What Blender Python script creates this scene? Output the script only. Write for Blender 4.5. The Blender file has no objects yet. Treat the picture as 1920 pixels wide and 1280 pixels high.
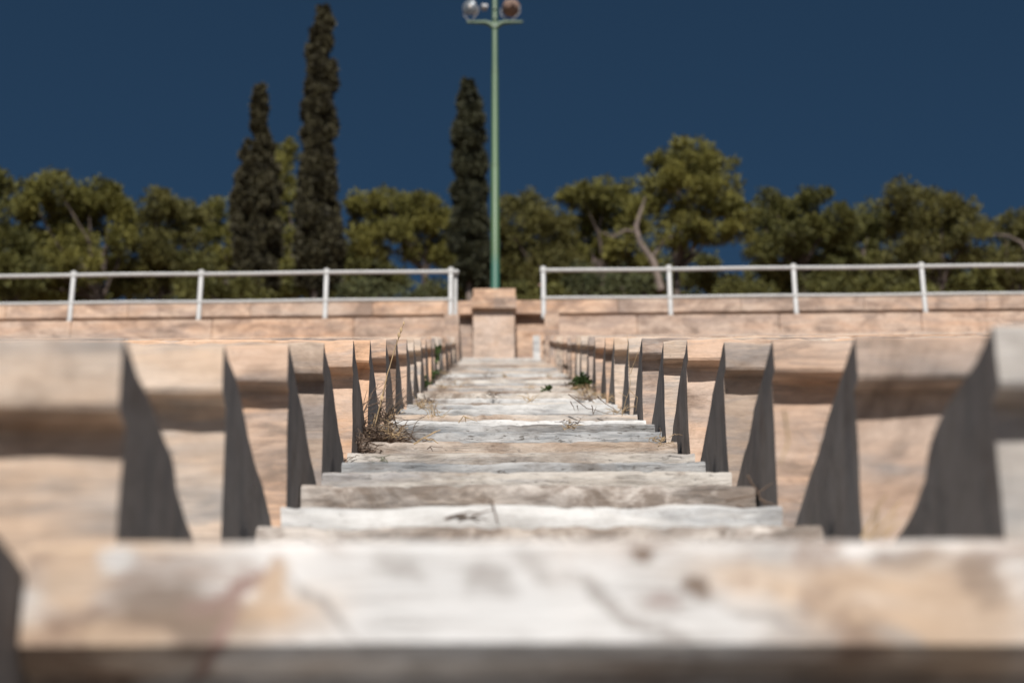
import bpy, math, random
import numpy as np
from mathutils import Vector, Matrix, noise

random.seed(7)
rng = np.random.default_rng(11)
sc = bpy.context.scene
C = sc.collection

# ------------------------------------------------------------------ camera
A = math.radians(27.0)              # slope of the seating
S = 0.90                            # distance between two seat rows along the slope
F = 4380.0                          # focal length in pixels of the 1920 wide photograph
CA, SA = math.cos(A), math.sin(A)
cam_d = bpy.data.cameras.new('camera')
cam = bpy.data.objects.new('camera', cam_d); C.objects.link(cam)
cam_d.sensor_width = 36.0
cam_d.lens = F / 1920 * 36.0
cam_d.clip_start = 0.05
cam_d.clip_end = 5000
PITCH = A - 23 / F
YAW = 35 / F
ROLL = 0.005
Rm = Matrix.Rotation(-YAW, 4, 'Z') @ Matrix.Rotation(PITCH + math.pi / 2, 4, 'X') @ Matrix.Rotation(-ROLL, 4, 'Z')
cam.matrix_world = Rm
cam_d.dof.use_dof = True
cam_d.dof.focus_distance = 7.4 * S
cam_d.dof.aperture_fstop = 4.5
cam_d.dof.aperture_blades = 9
sc.camera = cam
CAMR = Rm.to_3x3()

# ------------------------------------------------------------------ light
SUN_EL = math.radians(41)
SUN_AZ = math.radians(181.0)        # the sun stands behind the camera, in line with the stairs
w = bpy.data.worlds.new('World'); sc.world = w; w.use_nodes = True
nt = w.node_tree; bg = nt.nodes['Background']
sky = nt.nodes.new('ShaderNodeTexSky'); sky.sky_type = 'NISHITA'
sky.sun_disc = False; sky.sun_elevation = SUN_EL; sky.sun_rotation = SUN_AZ
sky.altitude = 2500; sky.air_density = 0.58; sky.dust_density = 0.0; sky.ozone_density = 3.0
pol = nt.nodes.new('ShaderNodeMix'); pol.data_type = 'RGBA'; pol.blend_type = 'MULTIPLY'; pol.inputs[0].default_value = 1.0
pol.inputs[7].default_value = (.66, .90, .84, 1)      # polarised, teal leaning sky
nt.links.new(sky.outputs[0], pol.inputs[6]); nt.links.new(pol.outputs[2], bg.inputs[0]); bg.inputs[1].default_value = 0.05
sd = bpy.data.lights.new('sun', 'SUN'); sd.energy = 5.0; sd.angle = math.radians(0.5); sd.color = (1.0, 0.96, 0.91)
so = bpy.data.objects.new('sun', sd); C.objects.link(so)
sdir = Vector((math.sin(SUN_AZ) * math.cos(SUN_EL), math.cos(SUN_AZ) * math.cos(SUN_EL), math.sin(SUN_EL)))
so.rotation_euler = sdir.to_track_quat('Z', 'Y').to_euler()
so.location = sdir * 40
sc.view_settings.view_transform = 'Standard'; sc.view_settings.look = 'None'
sc.view_settings.exposure = 0.35; sc.view_settings.gamma = 1.0

# ------------------------------------------------------------------ helpers
def sl(t, o, x=0.0):
    """slope frame -> world; t along the slope, o below it, in rows"""
    return Vector((x, (t * CA + o * SA) * S, (t * SA - o * CA) * S))

def at(px, py, d):
    """pixel of the photograph at axial distance d (metres) -> world point"""
    v = Vector(((px - 960) / F, -(py - 640) / F, -1.0)) * d
    return CAMR @ v

def at_y(px, py, y):
    v = CAMR @ Vector(((px - 960) / F, -(py - 640) / F, -1.0))
    return v * (y / v.y)

def tag(o, label=None, cat=None, group=None, kind=None):
    if label: o['label'] = label
    if cat: o['category'] = cat
    if group: o['group'] = group
    if kind: o['kind'] = kind
    return o

def empty(name, loc):
    o = bpy.data.objects.new(name, None); C.objects.link(o); o.location = loc; o.empty_display_size = .2
    return o

def mesh_obj(name, verts, faces, mat, parent=None, origin=None, smooth=None):
    me = bpy.data.meshes.new(name)
    org = Vector(origin) if origin is not None else Vector((0, 0, 0))
    base = org
    me.from_pydata([tuple(Vector(v) - base) for v in verts], [], faces)
    me.update()
    if smooth is not None:
        me.polygons.foreach_set('use_smooth', [True] * len(me.polygons))
        me.set_sharp_from_angle(angle=math.radians(smooth))
    me.materials.append(mat)
    o = bpy.data.objects.new(name, me); C.objects.link(o)
    o.location = org - (parent.location if parent is not None and origin is not None else Vector((0, 0, 0)))
    if parent is not None:
        o.parent = parent
        if origin is None:
            o.location = -parent.location
            p = parent.parent
            while p is not None:
                o.location = o.location - Vector((0, 0, 0)); break
    return o

def np_obj(name, V, Fq, n, mat, parent=None, mats_idx=None):
    """V (N,3) world verts, Fq (M,n) faces; placed relative to the parent"""
    me = bpy.data.meshes.new(name)
    off = np.array(parent.location if parent is not None else (0, 0, 0))
    V = (V - off).astype(np.float32)
    me.vertices.add(len(V)); me.vertices.foreach_set('co', V.ravel())
    M = len(Fq)
    me.loops.add(M * n); me.loops.foreach_set('vertex_index', Fq.astype(np.int32).ravel())
    me.polygons.add(M); me.polygons.foreach_set('loop_start', np.arange(0, M * n, n, dtype=np.int32))
    me.polygons.foreach_set('loop_total', np.full(M, n, dtype=np.int32))
    me.update(calc_edges=True)
    me.materials.append(mat)
    o = bpy.data.objects.new(name, me); C.objects.link(o)
    if parent is not None: o.parent = parent
    return o

def smooth_noise(x, y, z):
    return noise.noise(Vector((x, y, z)))

# ------------------------------------------------------------------ materials
def node(nt, typ, **kw):
    n = nt.nodes.new(typ)
    for k, v in kw.items():
        if k in n.inputs.keys() if isinstance(k, str) else False: n.inputs[k].default_value = v
        else: setattr(n, k, v)
    return n

def ramp(nt, src, stops, interp='LINEAR'):
    r = nt.nodes.new('ShaderNodeValToRGB'); r.color_ramp.interpolation = interp
    e = r.color_ramp.elements
    e[0].position, e[0].color = stops[0][0], (*stops[0][1], 1)
    e[1].position, e[1].color = stops[-1][0], (*stops[-1][1], 1)
    for p, c in stops[1:-1]:
        q = e.new(p); q.color = (*c, 1)
    nt.links.new(src, r.inputs[0]); return r.outputs[0]

def mixc(nt, fac, a, b, mode='MIX'):
    m = nt.nodes.new('ShaderNodeMix'); m.data_type = 'RGBA'; m.blend_type = mode
    if isinstance(fac, (int, float)): m.inputs[0].default_value = fac
    else: nt.links.new(fac, m.inputs[0])
    for i, v in ((6, a), (7, b)):
        if isinstance(v, tuple): m.inputs[i].default_value = (*v, 1)
        else: nt.links.new(v, m.inputs[i])
    return m.outputs[2]

def stone(name, c1, c2, c3, stain=(.16, .10, .065), stain_at=.58, grey_at=.58, lines=.55, streak=(1.2, 7, 14), pits=.5, bump=.35, rot=0.0, fine=1.0, stain_scale=2.6, stain_amt=.8, rough=.75, xg=None, pit_at=.66, blk=0, spots=()):
    """weathered marble: two body tones, a grey vein tone, brown stains and dark pits"""
    m = bpy.data.materials.new(name); m.use_nodes = True; nt = m.node_tree
    bs = nt.nodes['Principled BSDF']; bs.inputs['Roughness'].default_value = rough
    bs.inputs['Specular IOR Level'].default_value = .25
    tc = nt.nodes.new('ShaderNodeTexCoord'); oi = nt.nodes.new('ShaderNodeObjectInfo')
    rnd = nt.nodes.new('ShaderNodeMath'); rnd.operation = 'MULTIPLY'; rnd.inputs[1].default_value = 60
    nt.links.new(oi.outputs['Random'], rnd.inputs[0])
    def nz(scale_v, sc_, detail=6, rough_=.55, dist=.0, woff=0.0):
        mp = nt.nodes.new('ShaderNodeMapping'); mp.inputs['Scale'].default_value = scale_v
        mp.inputs['Rotation'].default_value = (0, rot, 0)
        nt.links.new(tc.outputs['Object'], mp.inputs[0])
        n = nt.nodes.new('ShaderNodeTexNoise'); n.noise_dimensions = '4D'
        n.inputs['Scale'].default_value = sc_; n.inputs['Detail'].default_value = detail
        n.inputs['Roughness'].default_value = rough_; n.inputs['Distortion'].default_value = dist
        ad = nt.nodes.new('ShaderNodeMath'); ad.operation = 'ADD'; ad.inputs[1].default_value = woff
        nt.links.new(rnd.outputs[0], ad.inputs[0]); nt.links.new(ad.outputs[0], n.inputs['W'])
        nt.links.new(mp.outputs[0], n.inputs['Vector']); return n.outputs['Fac']
    K = .755
    c1, c2, c3 = (tuple(v * K for v in c) for c in (c1, c2, c3))
    stain = tuple(v * K for v in stain)
    bsrc = nz(streak, 1.6, 6, .6, .8)
    if xg:
        sx = nt.nodes.new('ShaderNodeSeparateXYZ'); nt.links.new(tc.outputs['Object'], sx.inputs[0])
        q1 = nt.nodes.new('ShaderNodeMath'); q1.operation = 'SUBTRACT'; q1.inputs[1].default_value = xg[0]; nt.links.new(sx.outputs['X'], q1.inputs[0])
        q2 = nt.nodes.new('ShaderNodeMath'); q2.operation = 'ABSOLUTE'; nt.links.new(q1.outputs[0], q2.inputs[0])
        q3 = nt.nodes.new('ShaderNodeMath'); q3.operation = 'MULTIPLY_ADD'; q3.inputs[1].default_value = -xg[1]; nt.links.new(q2.outputs[0], q3.inputs[0])
        q4 = nt.nodes.new('ShaderNodeMath'); q4.operation = 'ADD'; q4.inputs[1].default_value = xg[2]; nt.links.new(bsrc, q4.inputs[0])
        nt.links.new(q4.outputs[0], q3.inputs[2]); bsrc = q3.outputs[0]
    body = ramp(nt, bsrc, [(.40, c1), (.58, c2)])
    g = ramp(nt, nz(streak, 2.2, 7, .62, 1.2, 5.0), [(grey_at - .09, (0, 0, 0)), (grey_at + .05, (1, 1, 1))])
    col = mixc(nt, g, body, c3)
    st = ramp(nt, nz((1, 1.2, 1.6), stain_scale, 8, .68, 1.0, 9.0), [(stain_at - .06, (0, 0, 0)), (stain_at + .07, (stain_amt,) * 3)])
    col = mixc(nt, st, col, stain)
    mott = ramp(nt, nz((1, 1, 1.5), 22 * fine, 8, .7, 0, 13.0), [(.3, (.72, .70, .68)), (.55, (1, 1, 1)), (.75, (1.12, 1.12, 1.12))])
    col = mixc(nt, .85, col, mott, 'MULTIPLY')
    pit = ramp(nt, nz((.6, 1, 1.7), 70 * fine, 4, .6, .5, 17.0), [(pit_at, (0, 0, 0)), (pit_at + .07, (pits,) * 3)])
    col = mixc(nt, pit, col, (.09, .08, .07))
    if spots:
        # stains and veins that belong to this one stone: (x, z, half length, half height, tilt, colour, strength)
        dn = nt.nodes.new('ShaderNodeTexNoise'); dn.inputs['Scale'].default_value = 9; dn.inputs['Detail'].default_value = 6; dn.inputs['Roughness'].default_value = .65
        nt.links.new(tc.outputs['Object'], dn.inputs['Vector'])
        sub = nt.nodes.new('ShaderNodeVectorMath'); sub.operation = 'SUBTRACT'; sub.inputs[1].default_value = (.5, .5, .5); nt.links.new(dn.outputs['Color'], sub.inputs[0])
        scl = nt.nodes.new('ShaderNodeVectorMath'); scl.operation = 'SCALE'; scl.inputs['Scale'].default_value = .085; nt.links.new(sub.outputs[0], scl.inputs[0])
        add = nt.nodes.new('ShaderNodeVectorMath'); add.operation = 'ADD'; nt.links.new(tc.outputs['Object'], add.inputs[0]); nt.links.new(scl.outputs[0], add.inputs[1])
        for (sx_, sz_, rx_, rz_, tilt, sc_col, amt) in spots:
            m1 = nt.nodes.new('ShaderNodeVectorMath'); m1.operation = 'SUBTRACT'; m1.inputs[1].default_value = (sx_, 0, sz_); nt.links.new(add.outputs[0], m1.inputs[0])
            ro = nt.nodes.new('ShaderNodeVectorRotate'); ro.rotation_type = 'Y_AXIS'; ro.inputs['Angle'].default_value = tilt; nt.links.new(m1.outputs[0], ro.inputs['Vector'])
            m2 = nt.nodes.new('ShaderNodeVectorMath'); m2.operation = 'MULTIPLY'; m2.inputs[1].default_value = (1 / rx_, 0, 1 / (rz_ * 1.45)); nt.links.new(ro.outputs[0], m2.inputs[0])
            le = nt.nodes.new('ShaderNodeVectorMath'); le.operation = 'LENGTH'; nt.links.new(m2.outputs[0], le.inputs[0])
            col = mixc(nt, ramp(nt, le.outputs['Value'], [(.45, (min(1, amt * 1.2),) * 3), (1.0, (0, 0, 0))]), col, tuple(v * K for v in sc_col))
    ln = ramp(nt, nz((streak[0] * .7, streak[1], streak[2] * 2.2), 3.0, 7, .7, 1.6, 33.0), [(.42, (0, 0, 0)), (.485, (lines,) * 3), (.515, (lines,) * 3), (.55, (0, 0, 0))])
    lm = ramp(nt, nz((1, 1, 1), 3.5, 3, .5, 0, 41.0), [(.48, (0, 0, 0)), (.62, (1, 1, 1))])
    col = mixc(nt, mixc(nt, 1.0, ln, lm, 'MULTIPLY'), col, tuple(v * .42 for v in c3))
    tint = nt.nodes.new('ShaderNodeHueSaturation')
    mr = nt.nodes.new('ShaderNodeMapRange'); mr.inputs[3].default_value = .86; mr.inputs[4].default_value = 1.10
    nt.links.new(oi.outputs['Random'], mr.inputs[0]); 
    if blk:
        sx = nt.nodes.new('ShaderNodeSeparateXYZ'); nt.links.new(tc.outputs['Object'], sx.inputs[0])
        dv = nt.nodes.new('ShaderNodeMath'); dv.operation = 'DIVIDE'; dv.inputs[1].default_value = blk; nt.links.new(sx.outputs['X'], dv.inputs[0])
        fl = nt.nodes.new('ShaderNodeMath'); fl.operation = 'FLOOR'; nt.links.new(dv.outputs[0], fl.inputs[0])
        cb = nt.nodes.new('ShaderNodeCombineXYZ'); nt.links.new(fl.outputs[0], cb.inputs[0]); nt.links.new(rnd.outputs[0], cb.inputs[1])
        wn = nt.nodes.new('ShaderNodeTexWhiteNoise'); nt.links.new(cb.outputs[0], wn.inputs['Vector'])
        m2 = nt.nodes.new('ShaderNodeMapRange'); m2.inputs[3].default_value = .80; m2.inputs[4].default_value = 1.12; nt.links.new(wn.outputs['Value'], m2.inputs[0])
        m3 = nt.nodes.new('ShaderNodeMapRange'); m3.inputs[3].default_value = .84; m3.inputs[4].default_value = 1.12; nt.links.new(wn.outputs['Value'], m3.inputs[0])
        mu = nt.nodes.new('ShaderNodeMath'); mu.operation = 'MULTIPLY'; nt.links.new(mr.outputs[0], mu.inputs[0]); nt.links.new(m2.outputs[0], mu.inputs[1])
        nt.links.new(mu.outputs[0], tint.inputs['Value']); nt.links.new(m3.outputs[0], tint.inputs['Saturation'])
    else: nt.links.new(mr.outputs[0], tint.inputs['Value'])
    nt.links.new(col, tint.inputs['Color'])
    nt.links.new(tint.outputs[0], bs.inputs['Base Color'])
    b1 = nt.nodes.new('ShaderNodeBump'); b1.inputs['Strength'].default_value = bump; b1.inputs['Distance'].default_value = .006
    nt.links.new(nz((.5, 1, 2.2), 40 * fine, 9, .72, .3, 21.0), b1.inputs['Height'])
    b2 = nt.nodes.new('ShaderNodeBump'); b2.inputs['Strength'].default_value = bump * .8; b2.inputs['Distance'].default_value = .02; b2.inputs['Filter Width'].default_value = .1
    nt.links.new(nz((.5, 1, 2.0), 9, 6, .6, .6, 25.0), b2.inputs['Height']); nt.links.new(b1.outputs[0], b2.inputs['Normal'])
    nt.links.new(b2.outputs[0], bs.inputs['Normal'])
    return m

def plain(name, col, rough=.6, metal=0.0, var=.25, scale=12, bump=.1):
    m = bpy.data.materials.new(name); m.use_nodes = True; nt = m.node_tree
    bs = nt.nodes['Principled BSDF']; bs.inputs['Roughness'].default_value = rough; bs.inputs['Metallic'].default_value = metal
    tc = nt.nodes.new('ShaderNodeTexCoord')
    n = nt.nodes.new('ShaderNodeTexNoise'); n.inputs['Scale'].default_value = scale; n.inputs['Detail'].default_value = 6
    nt.links.new(tc.outputs['Object'], n.inputs['Vector'])
    lo = tuple(c * (1 - var) for c in col); hi = tuple(min(1, c * (1 + var)) for c in col)
    nt.links.new(ramp(nt, n.outputs['Fac'], [(.3, lo), (.7, hi)]), bs.inputs['Base Color'])
    b = nt.nodes.new('ShaderNodeBump'); b.inputs['Strength'].default_value = bump; b.inputs['Distance'].default_value = .01
    nt.links.new(n.outputs['Fac'], b.inputs['Height']); nt.links.new(b.outputs[0], bs.inputs['Normal'])
    return m

def leafy(name, lo, hi, scale=.9, trans=.15):
    m = bpy.data.materials.new(name); m.use_nodes = True; nt = m.node_tree
    bs = nt.nodes['Principled BSDF']; bs.inputs['Roughness'].default_value = .65; bs.inputs['Specular IOR Level'].default_value = .2
    ge = nt.nodes.new('ShaderNodeNewGeometry'); oi = nt.nodes.new('ShaderNodeObjectInfo')
    tc = nt.nodes.new('ShaderNodeTexCoord')
    n = nt.nodes.new('ShaderNodeTexNoise'); n.inputs['Scale'].default_value = scale; n.inputs['Detail'].default_value = 3
    nt.links.new(tc.outputs['Object'], n.inputs['Vector'])
    ad = nt.nodes.new('ShaderNodeMath'); ad.operation = 'MULTIPLY_ADD'; ad.inputs[1].default_value = .35
    nt.links.new(ge.outputs['Random Per Island'], ad.inputs[0]); nt.links.new(n.outputs['Fac'], ad.inputs[2])
    col = ramp(nt, ad.outputs[0], [(.4, lo), (.85, hi)])
    nt.links.new(col, bs.inputs['Base Color'])
    tr = nt.nodes.new('ShaderNodeBsdfTranslucent'); nt.links.new(col, tr.inputs[0])
    mx = nt.nodes.new('ShaderNodeMixShader'); mx.inputs[0].default_value = trans
    nt.links.new(bs.outputs[0], mx.inputs[1]); nt.links.new(tr.outputs[0], mx.inputs[2])
    nt.links.new(mx.outputs[0], nt.nodes['Material Output'].inputs[0])
    return m

M = {}
M['bench'] = stone('bench_marble', (.64, .42, .285), (.68, .51, .40), (.40, .33, .29), stain_at=.58, grey_at=.57, streak=(1.0, 2.2, 3.6), pits=.5, stain_amt=.75, blk=1.35)
M['bench_pale'] = stone('bench_marble_pale', (.62, .46, .34), (.68, .56, .46), (.40, .36, .33), stain_at=.60, grey_at=.57, streak=(1.0, 2.2, 4.5), stain_amt=.6)
M['end'] = stone('bench_end_grey', (.30, .275, .26), (.38, .35, .33), (.24, .23, .23), stain_at=.60, streak=(1, 2.5, 1.2), stain_amt=.5, lines=.3)  # darker, greyer tone for the bench end face towards the stairs
M['bench_grey'] = stone('bench_marble_brown', (.46, .35, .27), (.60, .47, .37), (.34, .29, .26), stain_at=.58, streak=(1.0, 2.0, 6.0), grey_at=.54, stain_amt=.6)
M['bench_white'] = stone('bench_marble_white', (.50, .46, .42), (.58, .54, .50), (.40, .39, .38), stain_at=.66, streak=(1.0, 2.2, 3.6))
M['step_white'] = stone('step_marble_white', (.58, .565, .545), (.70, .685, .665), (.42, .42, .42), stain_at=.63, grey_at=.60, streak=(.9, 2, 5), pits=.6, bump=.5, pit_at=.62)
M['step_cream'] = stone('step_marble_cream', (.52, .45, .385), (.65, .60, .54), (.42, .40, .39), stain=(.20, .135, .09), stain_at=.545, streak=(.8, 2, 7), bump=.8, pits=.7, pit_at=.60)
M['step_grey'] = stone('step_marble_grey', (.44, .43, .42), (.58, .57, .56), (.30, .31, .32), stain=(.17, .14, .115), stain_at=.55, streak=(.8, 2, 8), grey_at=.52, bump=.9, pits=.85, pit_at=.58)
M['step_tan'] = stone('step_marble_tan', (.54, .41, .31), (.62, .54, .47), (.42, .40, .38), stain=(.22, .14, .09), stain_at=.55, streak=(.8, 2, 7), bump=.8, pits=.7, pit_at=.60)
M['step_moss'] = stone('step_marble_stained', (.50, .43, .37), (.64, .58, .53), (.32, .28, .25), stain=(.17, .125, .095), stain_at=.50, streak=(2.2, 2, 3), bump=.8, stain_scale=9)
def _sp(px, py, rx, ry, tilt, c, a):
    q = 1.8 / F
    return ((px - 925) * q, -(py - 1012) * q / .891, rx * q, ry * q, -tilt, c, a)
BR, TA, GY, PU, WH = (.20, .145, .11), (.52, .38, .27), (.36, .33, .31), (.30, .20, .17), (.67, .66, .65)
SPOTS = [_sp(860, 1120, 360, 120, .1, WH, .8), _sp(1250, 1150, 330, 90, .2, WH, .75), _sp(330, 1150, 170, 55, .1, BR, .75), _sp(150, 1080, 110, 50, 0, TA, .7), _sp(230, 1060, 60, 30, 0, WH, .7), _sp(430, 1100, 130, 14, -.55, PU, .8),
         _sp(400, 1180, 110, 16, -1.1, PU, .8), _sp(505, 1085, 60, 28, -.8, TA, .8), _sp(620, 1130, 140, 9, .72, GY, .7), _sp(760, 1070, 90, 12, .5, GY, .45), _sp(930, 1080, 50, 26, .3, GY, .5), _sp(1170, 1140, 200, 12, .62, GY, .7),
         _sp(1000, 1060, 70, 14, .6, GY, .5), _sp(1195, 1053, 34, 14, .1, BR, .85), _sp(1305, 1092, 42, 17, 0, BR, .8), _sp(1240, 1115, 50, 14, 0, PU, .45), _sp(1180, 1160, 40, 12, .3, GY, .5), _sp(1560, 1080, 90, 22, .2, TA, .5),
         _sp(1690, 1060, 90, 22, 0, BR, .6), _sp(1760, 1150, 190, 90, 0, TA, .65), _sp(1830, 1090, 60, 40, .4, BR, .5), _sp(1660, 1190, 80, 20, .3, GY, .5), _sp(1450, 1160, 150, 10, .5, GY, .6)]
M['slab'] = stone('slab_marble', (.60, .44, .31), (.72, .69, .665), (.40, .33, .28), stain=(.28, .19, .14), stain_at=.565, grey_at=.56, streak=(1.0, 1.5, 4.6), rot=.75, stain_scale=4.2, stain_amt=.9, lines=.9, xg=(.07, .20, .10), spots=SPOTS)
M['wall'] = stone('wall_marble', (.64, .41, .275), (.68, .50, .38), (.46, .33, .26), stain=(.26, .165, .115), stain_at=.535, grey_at=.58, streak=(.8, 2, 4.0), pits=.3, stain_amt=.7, blk=1.35)
M['pier'] = stone('pier_marble', (.68, .49, .37), (.72, .56, .46), (.60, .46, .37), stain_at=.72, streak=(2, 2, 3.0), pits=.2)
M['white_metal'] = plain('white_painted_metal', (.43, .43, .425), .55, 0, .10, 14)
M['lamp_glass'] = plain('lamp_glass', (.13, .15, .17), .35, .2, .3, 30)
M['bulb'] = plain('bulb_glass', (.75, .72, .70), .3, 0, .1, 30)
M['lamp_metal'] = plain('lamp_metal', (.30, .30, .31), .45, .5, .3, 20)
M['rust'] = plain('rusty_metal', (.17, .11, .085), .8, 0, .3, 20)
M['bark'] = plain('bark', (.075, .055, .045), .9, 0, .5, 6, .8)
M['pale_bark'] = plain('pale_bark', (.14, .108, .09), .9, 0, .4, 6, .8)
M['pine'] = leafy('pine_needles', (.080, .080, .022), (.225, .205, .052))
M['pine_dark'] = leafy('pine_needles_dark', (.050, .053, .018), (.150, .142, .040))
M['pine_brown'] = leafy('pine_needles_brown', (.064, .062, .022), (.160, .145, .044))
M['cyp'] = leafy('cypress_scales', (.014, .012, .008), (.078, .069, .036), 2.6, .05)
M['cyp_green'] = leafy('cypress_scales_green', (.009, .012, .008), (.058, .058, .030), 2.6, .05)
M['bush'] = leafy('bush_leaves', (.045, .055, .026), (.12, .125, .055))
M['weed_green'] = leafy('weed_leaves', (.03, .055, .018), (.09, .13, .045), 20, .2)
M['dry'] = plain('dry_stem', (.42, .30, .17), .8, 0, .3, 30)
M['dry_dark'] = plain('dry_dark_stem', (.13, .09, .065), .9, 0, .4, 30)
M['soil'] = plain('dry_soil', (.16, .11, .08), .95, 0, .4, 3, .6)
M['stand'] = plain('stand_fill', (.30, .25, .21), .9, 0, .3, 2, .4)
M['litter'] = plain('leaf_litter', (.12, .085, .06), .95, 0, .5, 60, .5)

# pole paint: pale green above, teal where it was painted over near the foot
def pole_mat():
    m = bpy.data.materials.new('pole_paint'); m.use_nodes = True; nt = m.node_tree
    bs = nt.nodes['Principled BSDF']; bs.inputs['Roughness'].default_value = .5
    ge = nt.nodes.new('ShaderNodeTexCoord'); sp = nt.nodes.new('ShaderNodeSeparateXYZ')
    nt.links.new(ge.outputs['Object'], sp.inputs[0])
    n = nt.nodes.new('ShaderNodeTexNoise'); n.inputs['Scale'].default_value = 2.0; n.inputs['Detail'].default_value = 5
    mp = nt.nodes.new('ShaderNodeMapping'); mp.inputs['Scale'].default_value = (6, 6, .8)
    nt.links.new(ge.outputs['Object'], mp.inputs[0]); nt.links.new(mp.outputs[0], n.inputs['Vector'])
    ad = nt.nodes.new('ShaderNodeMath'); ad.operation = 'MULTIPLY_ADD'; ad.inputs[1].default_value = .12
    nt.links.new(n.outputs['Fac'], ad.inputs[0]); nt.links.new(sp.outputs['Z'], ad.inputs[2])
    mr = nt.nodes.new('ShaderNodeMapRange'); mr.inputs[1].default_value = 0; mr.inputs[2].default_value = 6
    nt.links.new(ad.outputs[0], mr.inputs[0])
    c = ramp(nt, mr.outputs[0], [(.0, (.03, .12, .085)), (POLE_TEAL, (.035, .125, .085)), (POLE_TEAL + .03, (.070, .130, .058)), (.7, (.062, .112, .056)), (1, (.054, .095, .056))])
    c2 = mixc(nt, .5, c, ramp(nt, n.outputs['Fac'], [(.3, (.7, .7, .7)), (.7, (1.15, 1.15, 1.1))]), 'MULTIPLY')
    nt.links.new(c2, bs.inputs['Base Color'])
    return m

# ------------------------------------------------------------------ stonework
WL = S * 1754 / F          # half width of the stairs left of the camera line
WR = S * 2353 / F          # and right of it
ROT_END = math.radians(-1.1)

def densify(prof, step):
    out = []
    n = len(prof)
    for i in range(n):
        a = prof[i]; b = prof[(i + 1) % n]
        L = math.hypot(b[0] - a[0], b[1] - a[1]); k = max(1, int(round(L / step)))
        for j in range(k): out.append((a[0] + (b[0] - a[0]) * j / k, a[1] + (b[1] - a[1]) * j / k))
    return out

def extrude(name, prof, xs, mat, origin, amp=.004, freq=9, seed=0.0, yaw=0.0, step=.04, chips=.0, joints=(), xamp=0.0, parent=None, smooth=28):
    """closed (y, z) profile swept along x with worn, uneven surfaces; mesh lives at origin"""
    P = densify(prof, step); n = len(P)
    cy = sum(p[0] for p in P) / n; cz = sum(p[1] for p in P) / n
    V = []; Fc = []
    for i, x in enumerate(xs):
        jn = any(abs(x - j) < .0025 for j in joints)
        for (y, z) in P:
            q = Vector((x * freq * .35 + seed, y * freq, z * freq))
            d1 = noise.noise(q) * amp; d2 = noise.noise(q + Vector((31, 7, 3))) * amp
            d3 = noise.noise(q * 4.1) * amp * .4
            yy, zz = y + d1 + d3, z + d2 + d3 * .6
            xx = x + noise.noise(q + Vector((3, 50, 9))) * xamp
            if chips and z > -.03 and y < .05:
                c = max(0, noise.noise(Vector((x * 12 + seed * 3, seed, 0))) - .15) * chips + max(0, noise.noise(Vector((x * 36 + seed * 3, seed, 4))) - .1) * chips * .9
                yy += c; zz -= c * .8
            if jn: yy += (cy - yy) * .05; zz += (cz - zz) * .05
            V.append((xx, yy, zz))
    m = len(xs)
    for i in range(m - 1):
        for j in range(n):
            a = i * n + j; b = i * n + (j + 1) % n
            Fc.append((a, a + n, b + n, b))
    Fc.append(tuple(range(n))); Fc.append(tuple((m - 1) * n + j for j in reversed(range(n))))
    me = bpy.data.meshes.new(name); me.from_pydata(V, [], Fc)
    me.validate(); me.update()
    me.polygons.foreach_set('use_smooth', [True] * len(me.polygons))
    me.set_sharp_from_angle(angle=math.radians(smooth))
    me.materials.append(mat)
    o = bpy.data.objects.new(name, me); C.objects.link(o)
    o.location = origin; o.rotation_euler = (0, 0, yaw)
    if parent is not None: o.parent = parent
    return o

ORD = ['first', 'second', 'third', 'fourth', 'fifth', 'sixth', 'seventh', 'eighth', 'ninth', 'tenth', 'eleventh', 'twelfth', 'thirteenth', 'fourteenth', 'fifteenth', 'sixteenth', 'seventeenth', 'eighteenth', 'nineteenth', 'twentieth', 'twenty-first', 'twenty-second', 'twenty-third', 'twenty-fourth', 'twenty-fifth', 'twenty-sixth']

def xs_for(side, w0, length, fine):
    a = list(np.arange(0, 1.1, .035 if fine else .07)); b = list(np.arange(1.1 if not fine else 1.12, length, .16 if fine else .4))
    xs = [w0 + v for v in a + b]
    js = []
    j = 1.35 * (math.ceil((w0 + .7) / 1.35))
    while j < w0 + length - .3:
        js.append(j); xs = [v for v in xs if abs(v - j) > .012] + [j - .007, j, j + .007]; j += 1.35
    xs = sorted(set(round(v, 4) for v in xs))
    xs2 = []
    for v in xs:
        if not xs2 or v - xs2[-1] > .003: xs2.append(v)
    if side < 0: return [-v for v in reversed(xs2)], [-v for v in js]
    return xs2, js

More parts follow.
